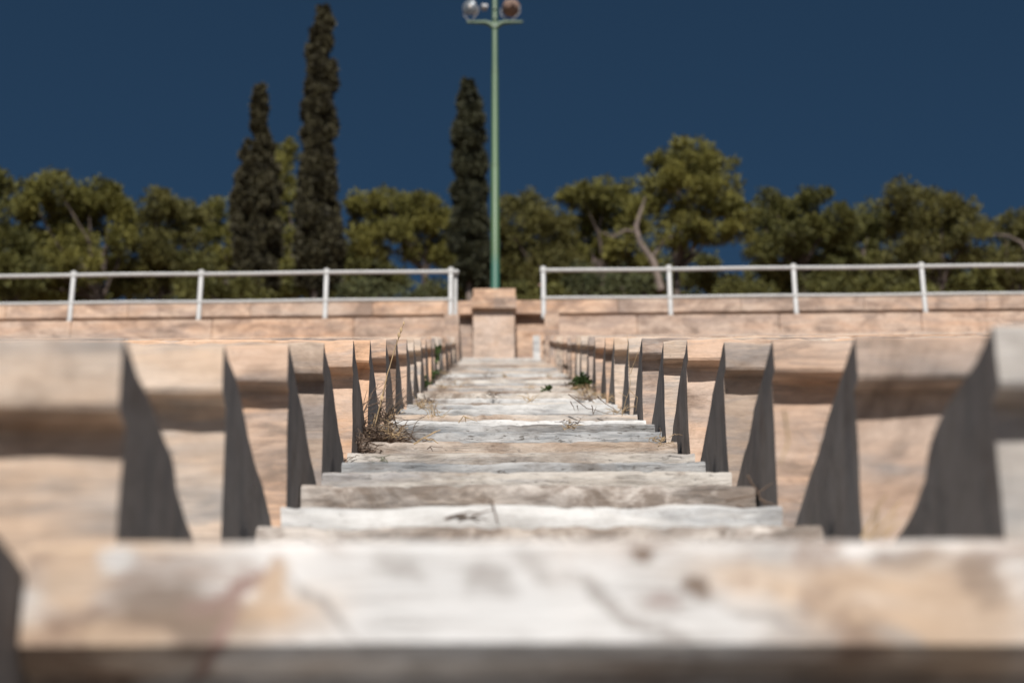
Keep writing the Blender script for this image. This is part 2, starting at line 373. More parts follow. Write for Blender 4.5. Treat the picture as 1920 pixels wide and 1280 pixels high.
bench_mats_L = {1: 'bench', 2: 'bench_pale', 3: 'bench_pale', 4: 'bench', 5: 'bench_grey', 6: 'bench', 7: 'bench'}
bench_mats_R = {2: 'bench_white', 3: 'bench', 4: 'bench', 5: 'bench_grey', 6: 'bench', 7: 'bench_pale', 8: 'bench'}
NOS = {}
def bench(k, side, dk=None, nn=None, length=None):
    d = (k + .5) if dk is None else dk
    n_off = (.0094 + .0025 * d) if nn is None else nn
    if side < 0 and k in (4,): n_off += .004
    n_off = {(2, 1): -.007, (3, 1): .010, (2, -1): .006}.get((k, side), n_off)
    n_off += random.uniform(-.004, .004) if k > 3 else 0
    org = sl(d, n_off)
    bump_ = {1: .050, 2: .036}.get(k, random.uniform(.012, .026))
    sy = {1: .56, 2: .42}.get(k, random.uniform(.36, .41))
    band = (.083 if side < 0 else .070) + random.uniform(-.004, .004)
    r = .006 / S
    pr = [(r, 0), (.10, .002), (sy - .12, bump_ * .8), (sy - .03, bump_), (sy, bump_ - .006), (sy + .03, .010), (.62, .014), (.955, .024),
          (.957, -.30), (.90, -.72), (.10, -.74), (.072, -.52), (.060, -.30), (.050, -band - .03), (.050, -band), (.004, -band), (0, -band + .006), (0, -r)]
    pr = [(y * S, z * S) for y, z in pr]
    w0 = (WL if side < 0 else WR) + (.0025 if k % 2 else -.0025) + random.uniform(-.0015, .0015)
    fine = d < 12
    xs, js = xs_for(side, w0, length or 9.0, fine)
    pal = bench_mats_L if side < 0 else bench_mats_R
    mat = M[pal.get(k, ['bench', 'bench_pale', 'bench', 'bench_pale', 'bench'][(k * 3 + (side > 0)) % 5])]
    o = extrude('marble_bench', pr, xs, mat, org, amp=.007 if fine else .004, freq=9, seed=k * 3.7 + side * 11.3, yaw=ROT_END * max(0, d) / 24.5 * (1 if side < 0 else 1), step=.035 if fine else .07, chips=.012, joints=js, xamp=.003)
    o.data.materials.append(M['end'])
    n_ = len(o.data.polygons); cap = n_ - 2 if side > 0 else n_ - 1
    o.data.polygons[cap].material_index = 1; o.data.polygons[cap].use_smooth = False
    return o

N_ROWS = 24
for k in range(0, N_ROWS):
    for side in (-1, 1):
        o = bench(k, side)
        sn = 'left' if side < 0 else 'right'
        if k < 1:
            lab = f'marble seat row beside and behind the camera on the {sn} of the stairs'
        elif k == 1:
            lab = f'nearest blurred marble seat row on the {sn}, level with the big foreground slab'
        else:
            extra = ''
            if (side, k) == (-1, 5): extra = 'greyish swirled '
            if (side, k) == (1, 5): extra = 'grey-brown '
            lab = f'{extra}marble seat row, {ORD[k-1]} from the camera on the {sn} of the stairs'
        tag(o, lab, 'stone bench', f'marble seat rows on the {sn} of the stairs')
UP = []
for side in (-1, 1):
    sn = 'left' if side < 0 else 'right'
    for q, (dk, yy) in enumerate(((25.9, 645), (26.9, 628))):
        o = bench(40 + q, side, dk, (yy - 617) * dk / F, 9.0)
        tag(o, f'{"lower" if q == 0 else "upper"} marble seat row beyond the railing wall, {sn} of the stairs', 'stone bench', 'marble seat rows beyond the railing wall')

# ---- steps
OS = 1393 / F
targets = [683, 700, 724, 735, 756, 775, 785, 793, 806, 825, 846, 864, 881, 906, 945, 990]
mid = {3.74: 'step_moss', 4.24: 'step_white', 4.74: 'step_moss', 5.24: 'step_cream', 5.74: 'step_grey', 6.24: 'step_cream', 6.74: 'step_tan', 7.24: 'step_grey', 7.74: 'step_grey', 8.24: 'step_white', 8.74: 'step_tan', 9.24: 'step_grey', 9.74: 'step_white', 10.24: 'step_white', 10.74: 'step_cream'}
ds = [4.24 + .5 * j for j in range(-6, 48)]
for i, d in enumerate(ds):
    ymod = 617 + 1393 / d if d > .3 else 9999
    off = OS
    if d > 3.5:
        best = min(targets, key=lambda t: abs(t - ymod))
        owner = min((q for q in ds if q > .3), key=lambda q: abs(617 + 1393 / q - best))
        if abs(owner - d) < 1e-6:
            off = (best - 617) * d / F; off = min(max(off, OS - .035), OS + .035)
        elif d > 8:
            off = OS + random.uniform(.008, .022)
    if abs(d - 3.74) < .01: off -= .006
    org = sl(d, off)
    mat = M[mid.get(round(d, 2), random.choice(['step_white', 'step_cream', 'step_tan', 'step_cream', 'step_grey', 'step_cream']))]
    near = 3 < d < 14
    xl, xr = -WL + random.uniform(.002, .022), WR - random.uniform(.002, .022)
    if abs(d - 3.74) < .01: xl -= .0; xr -= .0
    dx = .012 if near else .035
    xs = list(np.arange(xl, xr, dx)) + [xr]
    ov = random.uniform(.0, .012)
    pr = [(.010, 0), (.25, .002), (.56, 0), (.56, -.10), (.30, -.34), (.04, -.34), (ov + .004, -.20), (ov, -.085), (0, -.055), (-.002, -.012)]
    pr = [(y * S, z * S) for y, z in pr]
    o = extrude('marble_step', pr, xs, mat, org, amp=.0055 if near else .004, freq=16, seed=i * 5.1, step=.014 if near else .03, chips=.008, xamp=.004, smooth=50)
    if d < 3.6: lab = f'worn marble step hidden by the big foreground slab, {ORD[i]} of the hidden ones counting upwards'
    elif d < 3.8: lab = 'mottled brown-stained marble step just behind the foreground slab'
    elif d < 4.3: lab = 'clean white marble step, second behind the foreground slab'
    elif d < 4.8: lab = 'stained grey-brown marble step, third behind the foreground slab'
    elif d < 5.3: lab = 'cream marble step with a brown patch, fourth behind the foreground slab'
    elif d < 12.3:
        lab = f'weathered marble step, {ORD[int(round((d - 3.24) * 2)) - 1]} behind the foreground slab'
    else: lab = f'small blurred marble step of the far flight, {[*ORD, "twenty-seventh", "twenty-eighth", "twenty-ninth", "thirtieth", "thirty-first", "thirty-second", "thirty-third", "thirty-fourth"][len(ds) - 1 - i]} below the pier'
    tag(o, lab, 'stone step', 'worn marble steps of the stairs')

# foreground slab with the overhanging edge
pr = [(.012, 0), (.30, .002), (.55, 0), (.55, -.2), (.40, -.50), (.10, -.52), (.055, -.30), (.045, -.112), (.012, -.108), (0, -.098), (0, -.012)]
pr = [(y * S, z * S) for y, z in pr]
o = extrude('marble_slab', pr, list(np.arange(-WL + .003, WR - .003, .02)), M['slab'], sl(2.0, .1765), amp=.003, freq=5, seed=91, step=.02, chips=.002, xamp=.003)
tag(o, 'big blurred marble slab across the stairs in the foreground, white with brown stains', 'stone slab')

# ---- parapet walls that carry the railing, back wall, pier
def box_prof(y0, y1, z0, z1, b=.008):
    return [(y0 + b, z1), (y1 - b, z1), (y1, z1 - b), (y1, z0), (y0, z0), (y0, z1 - b)]
DP = 24.75 * S
pc = at(925, 592, DP)
def rotz(v, org, a):
    c, s = math.cos(a), math.sin(a); x, y = v.x - org.x, v.y - org.y
    return Vector((org.x + x * c - y * s, org.y + x * s + y * c, v.z))
PW = {}
for side in (-1, 1):
    sn = 'left' if side < 0 else 'right'
    w0 = (WL if side < 0 else WR) - .012
    xs, js = xs_for(side, w0, 11.0, False)
    js2 = js
    par = extrude('parapet_wall', box_prof(0, .42, -1.1, 0), xs, M['wall'], Vector((0, pc.y, pc.z - .004)), amp=.003, freq=6, seed=50 + side, yaw=ROT_END, step=.08, chips=.006, joints=js2)
    tag(par, f'low peach marble wall carrying the white railing, {sn} of the stairs', 'wall', 'low walls under the railing')
    xe = [w0 + .002, w0 + .05, w0 + .10, w0 + .14]
    xe = xe if side > 0 else [-v for v in reversed(xe)]
    ec = extrude('end_block', box_prof(-.012, .44, -1.0, .022), [v - (0.004 * side) for v in xe], M['wall'], Vector((0, 0, 0)), amp=.002, seed=70 + side, step=.06, parent=par)

DB = 28.6 * S
bc = at(925, 563, DB)
xsb = list(np.arange(-12, 12.01, .5)); jb = []
x = -1.35 * 8
while x < 11.5:
    jb.append(x); xsb = [v for v in xsb if abs(v - x) > .012] + [x - .007, x, x + .007]; x += 1.35
xsb = sorted(xsb)
bw = empty('back_wall', Vector((0, bc.y, bc.z - 1.6))); bw.rotation_euler = (0, 0, ROT_END)
tag(bw, 'long peach marble wall with projecting coping closing the top of the stand', 'wall')
extrude('wall_face', box_prof(.10, .45, 0, 1.6 - .165), xsb, M['wall'], Vector((0, 0, 0)), amp=.003, seed=81, step=.12, joints=jb, parent=bw)
extrude('coping', box_prof(0, .50, 1.6 - .163, 1.6), xsb, M['wall'], Vector((0, 0, 0)), amp=.003, seed=83, step=.06, joints=jb, chips=.005, parent=bw)

# pier in line with the stairs
DQ = 28.2 * S
pl_, pr_ = at(888, 655, DQ), at(965, 655, DQ)
ptop = at(926, 541, DQ); pcap = at(926, 590, DQ)
pcx = at(926, 600, DQ).x; hw = (pr_.x - pl_.x) / 2
pier = empty('stone_pier', Vector((pcx, ptop.y - .02, bc.z - 1.6)))
tag(pier, 'square peach marble pier with a cap at the head of the stairs', 'pier')
zt = ptop.z - pier.location.z; zc = pcap.z - pier.location.z
extrude('pier_shaft', box_prof(.05, .42, -.3, zc), list(np.linspace(-hw, hw, 9)), M['pier'], Vector((0, 0, 0)), amp=.003, seed=101, step=.05, parent=pier)
extrude('pier_cap', box_prof(-.02, .47, zc + .001, zc + (zt - zc) * .52), list(np.linspace(-hw - .018, hw + .022, 9)), M['wall'], Vector((0, 0, 0)), amp=.003, seed=103, step=.04, parent=pier)
extrude('pier_block', box_prof(.01, .43, zc + (zt - zc) * .52 + .001, zt), list(np.linspace(-hw, hw + .01, 9)), M['wall'], Vector((0, 0, 0)), amp=.003, seed=105, step=.04, parent=pier)

# small white marble block in the right gap
b0 = at(1006, 628, 26.0 * S)
o = extrude('marble_block', box_prof(0, .12, -.40, 0), list(np.linspace(-.035, .035, 5)), M['step_white'], b0, amp=.003, seed=111, step=.05)
tag(o, 'small upright white marble block right of the pier, behind the wall end', 'stone block')

# ------------------------------------------------------------------ tubes
def tube_data(path, radii, seg=8, V=None, Fq=None):
    V = [] if V is None else V; Fq = [] if Fq is None else Fq
    base = len(V); n = len(path)
    up = Vector((0, 0, 1)); prev = None
    for i, p in enumerate(path):
        p = Vector(p)
        t = (Vector(path[min(i + 1, n - 1)]) - Vector(path[max(i - 1, 0)]))
        if t.length < 1e-9: t = Vector((0, 0, 1))
        t.normalize()
        if prev is None:
            a = t.cross(up) if abs(t.z) < .9 else t.cross(Vector((1, 0, 0)))
        else: a = prev - t * prev.dot(t)
        a.normalize(); prev = a; b = t.cross(a)
        r = radii[i] if isinstance(radii, (list, tuple)) else radii
        for k in range(seg):
            th = 2 * math.pi * k / seg
            V.append(tuple(p + (a * math.cos(th) + b * math.sin(th)) * r))
    for i in range(n - 1):
        for k in range(seg):
            a0 = base + i * seg + k; b0 = base + i * seg + (k + 1) % seg
            Fq.append((a0, b0, b0 + seg, a0 + seg))
    Fq.append(tuple(base + k for k in reversed(range(seg)))); Fq.append(tuple(base + (n - 1) * seg + k for k in range(seg)))
    return V, Fq

def put(name, V, Fq, mat, parent=None, smooth=True):
    """world-space verts, placed under an unrotated parent (or top-level at its own base)"""
    off = Vector((0, 0, 0)); p = parent
    while p is not None: off = off + p.location; p = p.parent
    loc = Vector((0, 0, 0))
    if parent is None:
        xs = [v[0] for v in V]; ys = [v[1] for v in V]; zs = [v[2] for v in V]
        loc = Vector(((min(xs) + max(xs)) / 2, (min(ys) + max(ys)) / 2, min(zs)))
        off = loc
    me = bpy.data.meshes.new(name); me.from_pydata([tuple(Vector(v) - off) for v in V], [], Fq); me.update()
    if smooth:
        me.polygons.foreach_set('use_smooth', [True] * len(me.polygons)); me.set_sharp_from_angle(angle=math.radians(40))
    me.materials.append(mat)
    o = bpy.data.objects.new(name, me); C.objects.link(o); o.location = loc
    if parent is not None: o.parent = parent
    return o

# ------------------------------------------------------------------ railings
def railing(side, pxs, foot_y, top_y, low_y, label):
    yo = .06
    def pt(px, z):
        v = at_y(px, 560, pc.y + yo)
        x = v.x
        return Vector((x, pc.y + yo + math.sin(ROT_END) * x, z))
    zf = pc.z
    H = .53; Hl = .215
    xs = [pt(px, 0).x for px in pxs]
    root = empty('white_railing', pt(pxs[1], zf))
    tag(root, label, 'railing', 'white pipe railings')
    for x in xs:
        y = pc.y + yo + math.sin(ROT_END) * x
        V, Fq = tube_data([(x, y, zf - .004), (x, y, zf + .02), (x, y, zf + H + .012), (x, y, zf + H + .03)], [.027, .0235, .0235, .014], 10)
        tube_data([(x, y - .045, zf + .004), (x, y, zf + .012)], [.020, .026], 8, V, Fq)
        tube_data([(x, y, zf + H - .035), (x, y, zf + H + .02)], [.031, .031], 10, V, Fq)
        tube_data([(x, y, zf + Hl - .02), (x, y, zf + Hl + .02)], [.029, .029], 10, V, Fq)
        put('post', V, Fq, M['white_metal'], root)
    x0, x1 = min(xs), max(xs)
    if side < 0: x1e = x1 + .075; x0e = x0 - .5
    else: x0e = x0 - .0; x1e = x1 + .5
    def rail(nm, h, r, a, b):
        path = []
        for i in range(24):
            x = a + (b - a) * i / 23
            path.append((x, pc.y + yo + math.sin(ROT_END) * x, zf + h + math.sin(x * 3.1) * .003))
        V, Fq = tube_data(path, r, 8); put(nm, V, Fq, M['white_metal'], root)
    rail('top_rail', H - .012, .0195, x0e, x1e)
    rail('bottom_rail', Hl, .0165, x0e, x1e if side > 0 else x1)
    if side < 0:
        x = x1 + .045; y = pc.y + yo + math.sin(ROT_END) * x + .05
        V, Fq = tube_data([(x, y, zf - .004), (x, y, zf + H)], .018, 8); put('post', V, Fq, M['white_metal'], root)
    else:
        x = x0 - .035; y = pc.y + yo + math.sin(ROT_END) * x
        V, Fq = tube_data([(x - .012, y, zf + .355), (x + .035, y, zf + .355)], .017, 8); put('bracket', V, Fq, M['rust'], root)
railing(-1, [-585, -345, -105, 131, 373, 610, 845], 0, 0, 0, 'white painted pipe railing on the low wall left of the stairs')
railing(1, [1019, 1256, 1490, 1730, 1970, 2210, 2450], 0, 0, 0, 'white painted pipe railing on the low wall right of the stairs')

# ------------------------------------------------------------------ light pole
DPo = 31.5 * S
pf = at(928.5, 545, DPo); foot = Vector((pf.x, pf.y, pf.z - 1.3))
ptp = at_y(925, 0, pf.y)
Hvis = ptp.z - foot.z
POLE_TEAL = (at_y(928, 492, pf.y).z - foot.z) / 6
M['pole'] = pole_mat()
pole = empty('light_pole', foot)
tag(pole, 'tall green floodlight pole rising behind the marble pier', 'light pole')
lx = foot.x
V, Fq = tube_data([(lx, foot.y, foot.z), (lx, foot.y, foot.z + Hvis * .30), (lx, foot.y, foot.z + Hvis * .55), (lx, foot.y, foot.z + Hvis * .552), (lx, foot.y, foot.z + Hvis * .80), (lx, foot.y, foot.z + Hvis * .802), (lx, foot.y, foot.z + Hvis + .9)],
                  [.056, .054, .051, .046, .043, .038, .035], 16)
put('shaft', V, Fq, M['pole'], pole)
for q in (.5515, .801):
    V, Fq = tube_data([(lx, foot.y, foot.z + Hvis * q - .02), (lx, foot.y, foot.z + Hvis * q + .02)], .054 if q < .7 else .046, 16)
    put('collar', V, Fq, M['pole'], pole)
za = at_y(925, 42, pf.y).z
pxm = (DPo * 1.0) / F
V, Fq = [], []
for s_ in (-1, 1):
    tube_data([(lx, foot.y, za - .10), (lx + s_ * .06, foot.y, za - .03), (lx + s_ * .12, foot.y, za - .005), (lx + s_ * .36, foot.y, za)], [.035, .036, .03, .017], 10, V, Fq)
put('crossarm', V, Fq, M['pole'], pole)
for py_ in (20, 38, 54):
    zb = at_y(925, py_, pf.y).z
    V, Fq = tube_data([(lx, foot.y - .058, zb), (lx, foot.y - .03, zb)], [.014, .017], 8)
    put('bolt', V, Fq, M['pole'], pole)
def lathe(center, axis, prof, seg=20):
    ax = Vector(axis).normalized(); a = ax.orthogonal().normalized(); b = ax.cross(a)
    V = []; Fq = []
    for (h, r) in prof:
        for k in range(seg):
            th = 2 * math.pi * k / seg
            V.append(tuple(Vector(center) + ax * h + (a * math.cos(th) + b * math.sin(th)) * r))
    for i in range(len(prof) - 1):
        for k in range(seg):
            a0 = i * seg + k; b0 = i * seg + (k + 1) % seg; Fq.append((a0, b0, b0 + seg, a0 + seg))
    Fq.append(tuple(reversed(range(seg)))); Fq.append(tuple((len(prof) - 1) * seg + k for k in range(seg)))
    return V, Fq
def floodlight(px, py, axis, r, mat, label):
    c = at_y(px, py, foot.y - .02)
    e = empty('floodlight', c - foot); e.parent = pole
    if label: e['label'] = label
    V, Fq = lathe(c, axis, [(-.16, .03), (-.15, .055), (-.09, .062), (-.07, r * .55), (.0, r * .92), (.03, r), (.045, r * 1.03), (.05, r * .98)])
    h_ = put('housing', V, Fq, mat, e)
    V, Fq = lathe(c, axis, [(.044, r * .96), (.052, r * .90), (.062, r * .5), (.066, r * .15)])
    put('lens', V, Fq, M['lamp_glass'], e)
    V, Fq = lathe(c + Vector((.02, 0, .01)), axis, [(.05, r * .30), (.075, r * .30), (.09, r * .12)], 12)
    put('bulb', V, Fq, M['bulb'], e)
    V, Fq = [], []
    ax = Vector(axis).normalized(); sd_ = ax.cross(Vector((0, 0, 1))).normalized()
    for s_ in (-1, 1):
        tube_data([c + sd_ * s_ * r * 1.05, c + sd_ * s_ * r * 1.05 - Vector((0, 0, r * .9)), Vector((c.x, c.y, za + .01)) + sd_ * s_ * .02], .008, 6, V, Fq)
    put('bracket', V, Fq, M['lamp_metal'], e)
    return e
floodlight(883, 16, (-.45, -1, -.35), .095, M['lamp_metal'], 'silver floodlight facing the camera')
floodlight(957, 14, (.25, 1, .30), .118, M['rust'], 'brown floodlight seen from the back')
c = at_y(908, 14, foot.y)
V, Fq = lathe(c, (1, .2, 0), [(-.04, .02), (-.035, .045), (.035, .045), (.04, .02)]); put('ballast_box', V, Fq, M['lamp_metal'], pole)

# ------------------------------------------------------------------ ground and hill
def terrain_z(y):
    pts = [(-4000, -2.9), (-30, -2.9), (-3.2, -2.9), (-2.6, -2.05), (0, -.62), (22.0, 10.45), (23.6, 10.45 + .05), (bc.y + .6, bc.z - 1.5), (30, bc.z - 1.3), (50, bc.z + 5.0), (70, bc.z + 11), (120, bc.z + 12), (600, 0), (4000, 0)]
    for (a, za_), (b, zb_) in zip(pts, pts[1:]):
        if a <= y <= b: return za_ + (zb_ - za_) * (y - a) / (b - a)
    return 0
ysg = [-4000, -600, -100, -30, -10, -3.2, -2.6] + list(np.arange(0, 22.1, 1.1)) + [23.6, bc.y + .6, 30] + list(np.arange(33, 75, 3)) + [120, 300, 600, 4000]
xsg = [-4000, -600, -150, -60] + list(np.arange(-40, 41, 4)) + [60, 150, 600, 4000]
V = []; Fq = []
for y in ysg:
    for x in xsg:
        z = terrain_z(y)
        if y > 29 and abs(x) < 200: z += .5 * noise.noise(Vector((x * .12, y * .12, 3)))
        V.append((x, y, z))
nx = len(xsg)
for i in range(len(ysg) - 1):
    for j in range(nx - 1):
        a = i * nx + j; Fq.append((a, a + 1, a + nx + 1, a + nx))
g = put('ground', V, Fq, M['soil'], None, smooth=False); tag(g, kind='structure')

# ------------------------------------------------------------------ trees
def tufts(pts, nrm, size, k=3, up=.3):
    """k small blades per point, fanned round the outward direction"""
    n = len(pts)
    Vs = []
    P = np.repeat(pts, k, 0); Nn = np.repeat(nrm, k, 0)
    d = Nn + rng.normal(0, .75, P.shape); d[:, 2] += up
    d /= np.linalg.norm(d, axis=1, keepdims=True) + 1e-9
    s = np.cross(d, rng.normal(0, 1, P.shape)); s /= np.linalg.norm(s, axis=1, keepdims=True) + 1e-9
    L = size * rng.uniform(.6, 1.3, (len(P), 1)); W = L * rng.uniform(.16, .30, (len(P), 1))
    a = P - s * W * .6; b = P + s * W * .6; c = P + d * L * .6 + s * W; e = P + d * L - s * W * .1; f_ = P + d * L * .6 - s * W
    V = np.stack([a, b, c, e, f_], 1).reshape(-1, 3)
    F_ = np.arange(len(V)).reshape(-1, 5)
    return V, F_

def sphere_pts(n):
    v = rng.normal(0, 1, (n, 3)); return v / np.linalg.norm(v, axis=1, keepdims=True)

def lobes_points(lobes, dens, sub=16, subr=.36):
    P = []; N = []
    for (c, r) in lobes:
        c = np.array(c); r = np.array(r)
        area = (r[0] * r[2] + r[0] * r[1] + r[1] * r[2]) / 3 * 12.5
        ns = sub
        sc_ = sphere_pts(ns) * rng.uniform(.55, .95, (ns, 1))
        for q in range(ns):
            n = max(8, int(dens * area / ns * rng.uniform(.6, 1.3)))
            v = sphere_pts(n)
            rr = subr * rng.uniform(.7, 1.35)
            p = (sc_[q] + v * rr * np.where(rng.uniform(0, 1, (n, 1)) < .25, rng.uniform(1.0, 1.35, (n, 1)), rng.uniform(.5, 1.05, (n, 1)))) * r + c
            P.append(p); N.append(v * .7 + sc_[q] * .5)
    return np.concatenate(P), np.concatenate(N)

def pine(name, lobes_px, y, mat, label, group='pine trees behind the wall', trunk_px=None, bark='bark', dens=300, size=.085, limbs=(), sub=16, cat='tree'):
    lobes = []
    for (px, py, rx, ry) in lobes_px:
        yy = y + random.uniform(-.8, .8)
        c = at_y(px, py, yy); m = (yy / CA) / F * 1.0
        lobes.append((tuple(c), (rx * m * 1.13, max(rx, ry) * m * 1.12, ry * m * 1.06)))
    mx = sum(l[0][0] for l in lobes) / len(lobes)
    tx = at_y(trunk_px, 540, y).x if trunk_px else mx
    base = Vector((tx, y, terrain_z(y) - .3))
    root = empty(name, base); tag(root, label, cat, group)
    P, N = lobes_points(lobes, dens, sub)
    V, F_ = tufts(P, N, size)
    np_obj('crown', V, F_, 5, mat, root)
    V, Fq = [], []
    top = max(l[0][2] for l in lobes)
    hubz = min(l[0][2] for l in lobes) - .2
    hub = Vector((tx + .1, y, max(base.z + 1.5, hubz - .5)))
    tube_data([base, base.lerp(hub, .5) + Vector((.08, 0, 0)), hub], [.15, .12, .09], 8, V, Fq)
    for (c, r) in lobes:
        c = Vector(c); mid_ = hub.lerp(c, .5) + Vector((random.uniform(-.25, .25), random.uniform(-.2, .2), .12))
        tube_data([hub - Vector((0, 0, .1)), hub.lerp(mid_, .5) + Vector((random.uniform(-.1, .1), 0, 0)), mid_, c], [.06, .045, .035, .015], 6, V, Fq)
    put('trunk', V, Fq, M[bark], root)
    for path in limbs:
        V, Fq = [], []
        pts = [at_y(px, py, y - .75) for px, py, _ in path]
        tube_data(pts, [r for _, _, r in path], 7, V, Fq); put('limb', V, Fq, M['pale_bark'], root)
    return root

def cypress(px, rows, y, mat, label, dens=1.0, size=.10, loose=.0, trunk=None, fr=.85):
    """rows: (pixel y, pixel x, pixel half width) from the top down"""
    base = Vector((at_y(px, 560, y).x, y, terrain_z(y) - .3))
    root = empty('cypress', base); tag(root, label, 'tree', 'cypress trees behind the wall')
    ys = [r[0] for r in rows]
    P = []; N = []
    m = (y / CA) / F
    tot = 0
    n_l = int(260 * dens)
    for q in range(n_l):
        u = rng.uniform(0, 1) ** .85
        py = ys[0] + (ys[-1] - ys[0]) * u
        cx = np.interp(py, ys, [r[1] for r in rows]); hw_ = np.interp(py, ys, [r[2] for r in rows])
        c = at_y(cx, py, y)
        R = hw_ * m
        th = rng.uniform(0, 2 * math.pi); rr = R * rng.uniform(.15, .88 + loose)
        c = np.array((c.x + math.cos(th) * rr, c.y + math.sin(th) * rr, c.z))
        lr = max(.06, R * rng.uniform(.22, .42) * fr); n = int(130 + 1500 * lr * lr * 5)
        v = sphere_pts(n)
        sp = np.array((lr, lr, lr * rng.uniform(1.5, 2.6)))
        P.append(c + v * sp * rng.uniform(.6, 1.05, (n, 1))); N.append(v * .6 + np.array((math.cos(th) * .4, math.sin(th) * .4, .7)))
    P = np.concatenate(P); N = np.concatenate(N)
    V, F_ = tufts(P, N, size, k=2, up=.6)
    np_obj('crown', V, F_, 5, mat, root)
    V, Fq = [], []
    topp = at_y(rows[0][1], rows[0][0] + 20, y)
    tube_data([base, base.lerp(topp, .3), topp], [.15, .12, .02], 8, V, Fq)
    put('trunk', V, Fq, M['pale_bark'], root)
    return root

YT = 54.0
cypress(488, [(163, 487, 5), (185, 486, 11), (215, 487, 12), (250, 484, 15), (275, 486, 22), (300, 485, 34), (350, 482, 42), (420, 480, 46), (480, 482, 46), (545, 485, 38)], YT - 1, M['cyp'], 'smaller ragged dark cypress left of the tallest cypress', dens=1.1, loose=.16, fr=.62)
cypress(590, [(20, 607, 10), (45, 606, 19), (90, 602, 27), (140, 600, 31), (200, 600, 32), (270, 602, 35), (330, 598, 38), (400, 598, 46), (450, 600, 52), (500, 600, 48), (535, 595, 34)], YT, M['cyp'], 'tallest dark cypress left of the light pole', dens=1.3)
cypress(882, [(149, 880, 8), (175, 879, 18), (205, 880, 24), (240, 880, 30), (270, 879, 33), (330, 879, 33), (400, 881, 36), (450, 884, 39), (500, 884, 36), (530, 884, 28)], YT - 2, M['cyp_green'], 'dark cypress standing just left of the green light pole', dens=1.1)

pine('pine_tree', [(-8, 350, 34, 30), (-30, 420, 60, 50), (10, 470, 50, 50), (-60, 370, 60, 45), (35, 525, 60, 38)], YT + 1, M['pine_dark'], 'dark pine tree cut off by the left edge of the photo', trunk_px=20)
pine('pine_tree', [(60, 375, 42, 36), (112, 360, 48, 28), (165, 362, 42, 28), (205, 385, 42, 32), (70, 425, 44, 36), (135, 402, 50, 20), (60, 490, 50, 30), (232, 405, 26, 30), (100, 460, 44, 34), (130, 450, 40, 30), (155, 500, 40, 30), (170, 430, 30, 14), (225, 450, 26, 30), (215, 500, 40, 24), (60, 540, 60, 30)], YT + 3, M['pine'], 'broad flat-topped pine tree with blue gap beneath its crown, far left', trunk_px=185)
pine('pine_tree', [(290, 390, 42, 28), (262, 445, 26, 30), (330, 425, 50, 40), (300, 480, 55, 34), (360, 400, 34, 26), (250, 520, 42, 28), (345, 510, 60, 36)], YT + 4, M['pine_brown'], 'rounded olive pine tree between the flat-topped pine and the ragged cypress', trunk_px=300)
pine('pine_tree', [(405, 410, 34, 34), (420, 460, 40, 40), (385, 510, 44, 34), (450, 520, 42, 34)], YT + 7, M['pine'], 'pine tree partly hidden behind the ragged cypress', trunk_px=420)
pine('pine_tree', [(530, 285, 27, 28), (525, 330, 32, 32), (540, 390, 30, 36), (535, 460, 34, 34), (545, 520, 44, 30)], YT + 8, M['pine'], 'yellowish pine showing between the two left cypresses', trunk_px=556, bark='pale_bark')
pine('pine_tree', [(685, 375, 32, 24), (730, 378, 34, 26), (690, 415, 42, 34), (755, 410, 40, 34), (800, 392, 38, 27), (825, 420, 32, 36), (775, 445, 50, 32), (700, 455, 44, 34), (835, 470, 30, 34)], YT + 5, M['pine'], 'bright olive pine tree between tallest cypress and the light pole', trunk_px=790)
pine('pine_tree', [(670, 510, 50, 36), (735, 525, 30, 24)], YT + 9, M['pine_dark'], 'low dark pine growth right of the tallest cypress foot', trunk_px=680)
pine('pine_tree', [(975, 390, 36, 25), (1015, 405, 34, 30), (955, 430, 32, 40), (1035, 440, 36, 38), (985, 465, 50, 40), (960, 520, 40, 34), (1030, 510, 50, 40)], YT + 4, M['pine_brown'], 'olive pine tree just right of the green light pole', trunk_px=1000)
pine('pine_tree', [(1090, 370, 36, 25), (1135, 370, 42, 27), (1185, 365, 34, 26), (1150, 405, 50, 28), (1190, 410, 30, 34), (1088, 425, 30, 22), (1120, 460, 44, 26), (1070, 480, 40, 34), (1180, 470, 40, 34)], YT + 6, M['pine'], 'low pine tree with pale twisted limbs left of the tallest pine', trunk_px=1120)
pine('pine_tree', [(1300, 298, 44, 28), (1262, 318, 42, 30), (1330, 320, 44, 34), (1350, 360, 42, 34), (1290, 350, 50, 30), (1242, 350, 32, 28), (1245, 400, 38, 28), (1310, 395, 38, 20), (1378, 395, 32, 30), (1385, 430, 26, 28), (1275, 435, 50, 20), (1345, 440, 30, 16)], YT + 2, M['pine'], 'tallest rounded pine tree right of centre, bright on top', trunk_px=1262,
     limbs=[[(1240, 545, .11), (1225, 490, .09), (1200, 455, .075), (1192, 425, .065), (1202, 395, .045), (1210, 370, .02)], [(1196, 435, .045), (1172, 432, .04), (1150, 445, .032), (1130, 436, .02)], [(1225, 480, .05), (1246, 450, .04), (1278, 436, .03)]])
pine('pine_tree', [(1440, 385, 32, 26), (1475, 400, 34, 30), (1435, 430, 34, 30), (1525, 390, 42, 30), (1565, 420, 42, 36), (1500, 440, 50, 34), (1440, 470, 40, 30), (1540, 465, 50, 34)], YT + 4, M['pine_dark'], 'dense dark pine tree right of the tallest pine', trunk_px=1500)
pine('pine_tree', [(1635, 415, 40, 32), (1610, 455, 44, 36), (1650, 460, 32, 34), (1580, 505, 46, 30)], YT + 7, M['pine_dark'], 'small round-topped dark pine tree, second from right', trunk_px=1620)
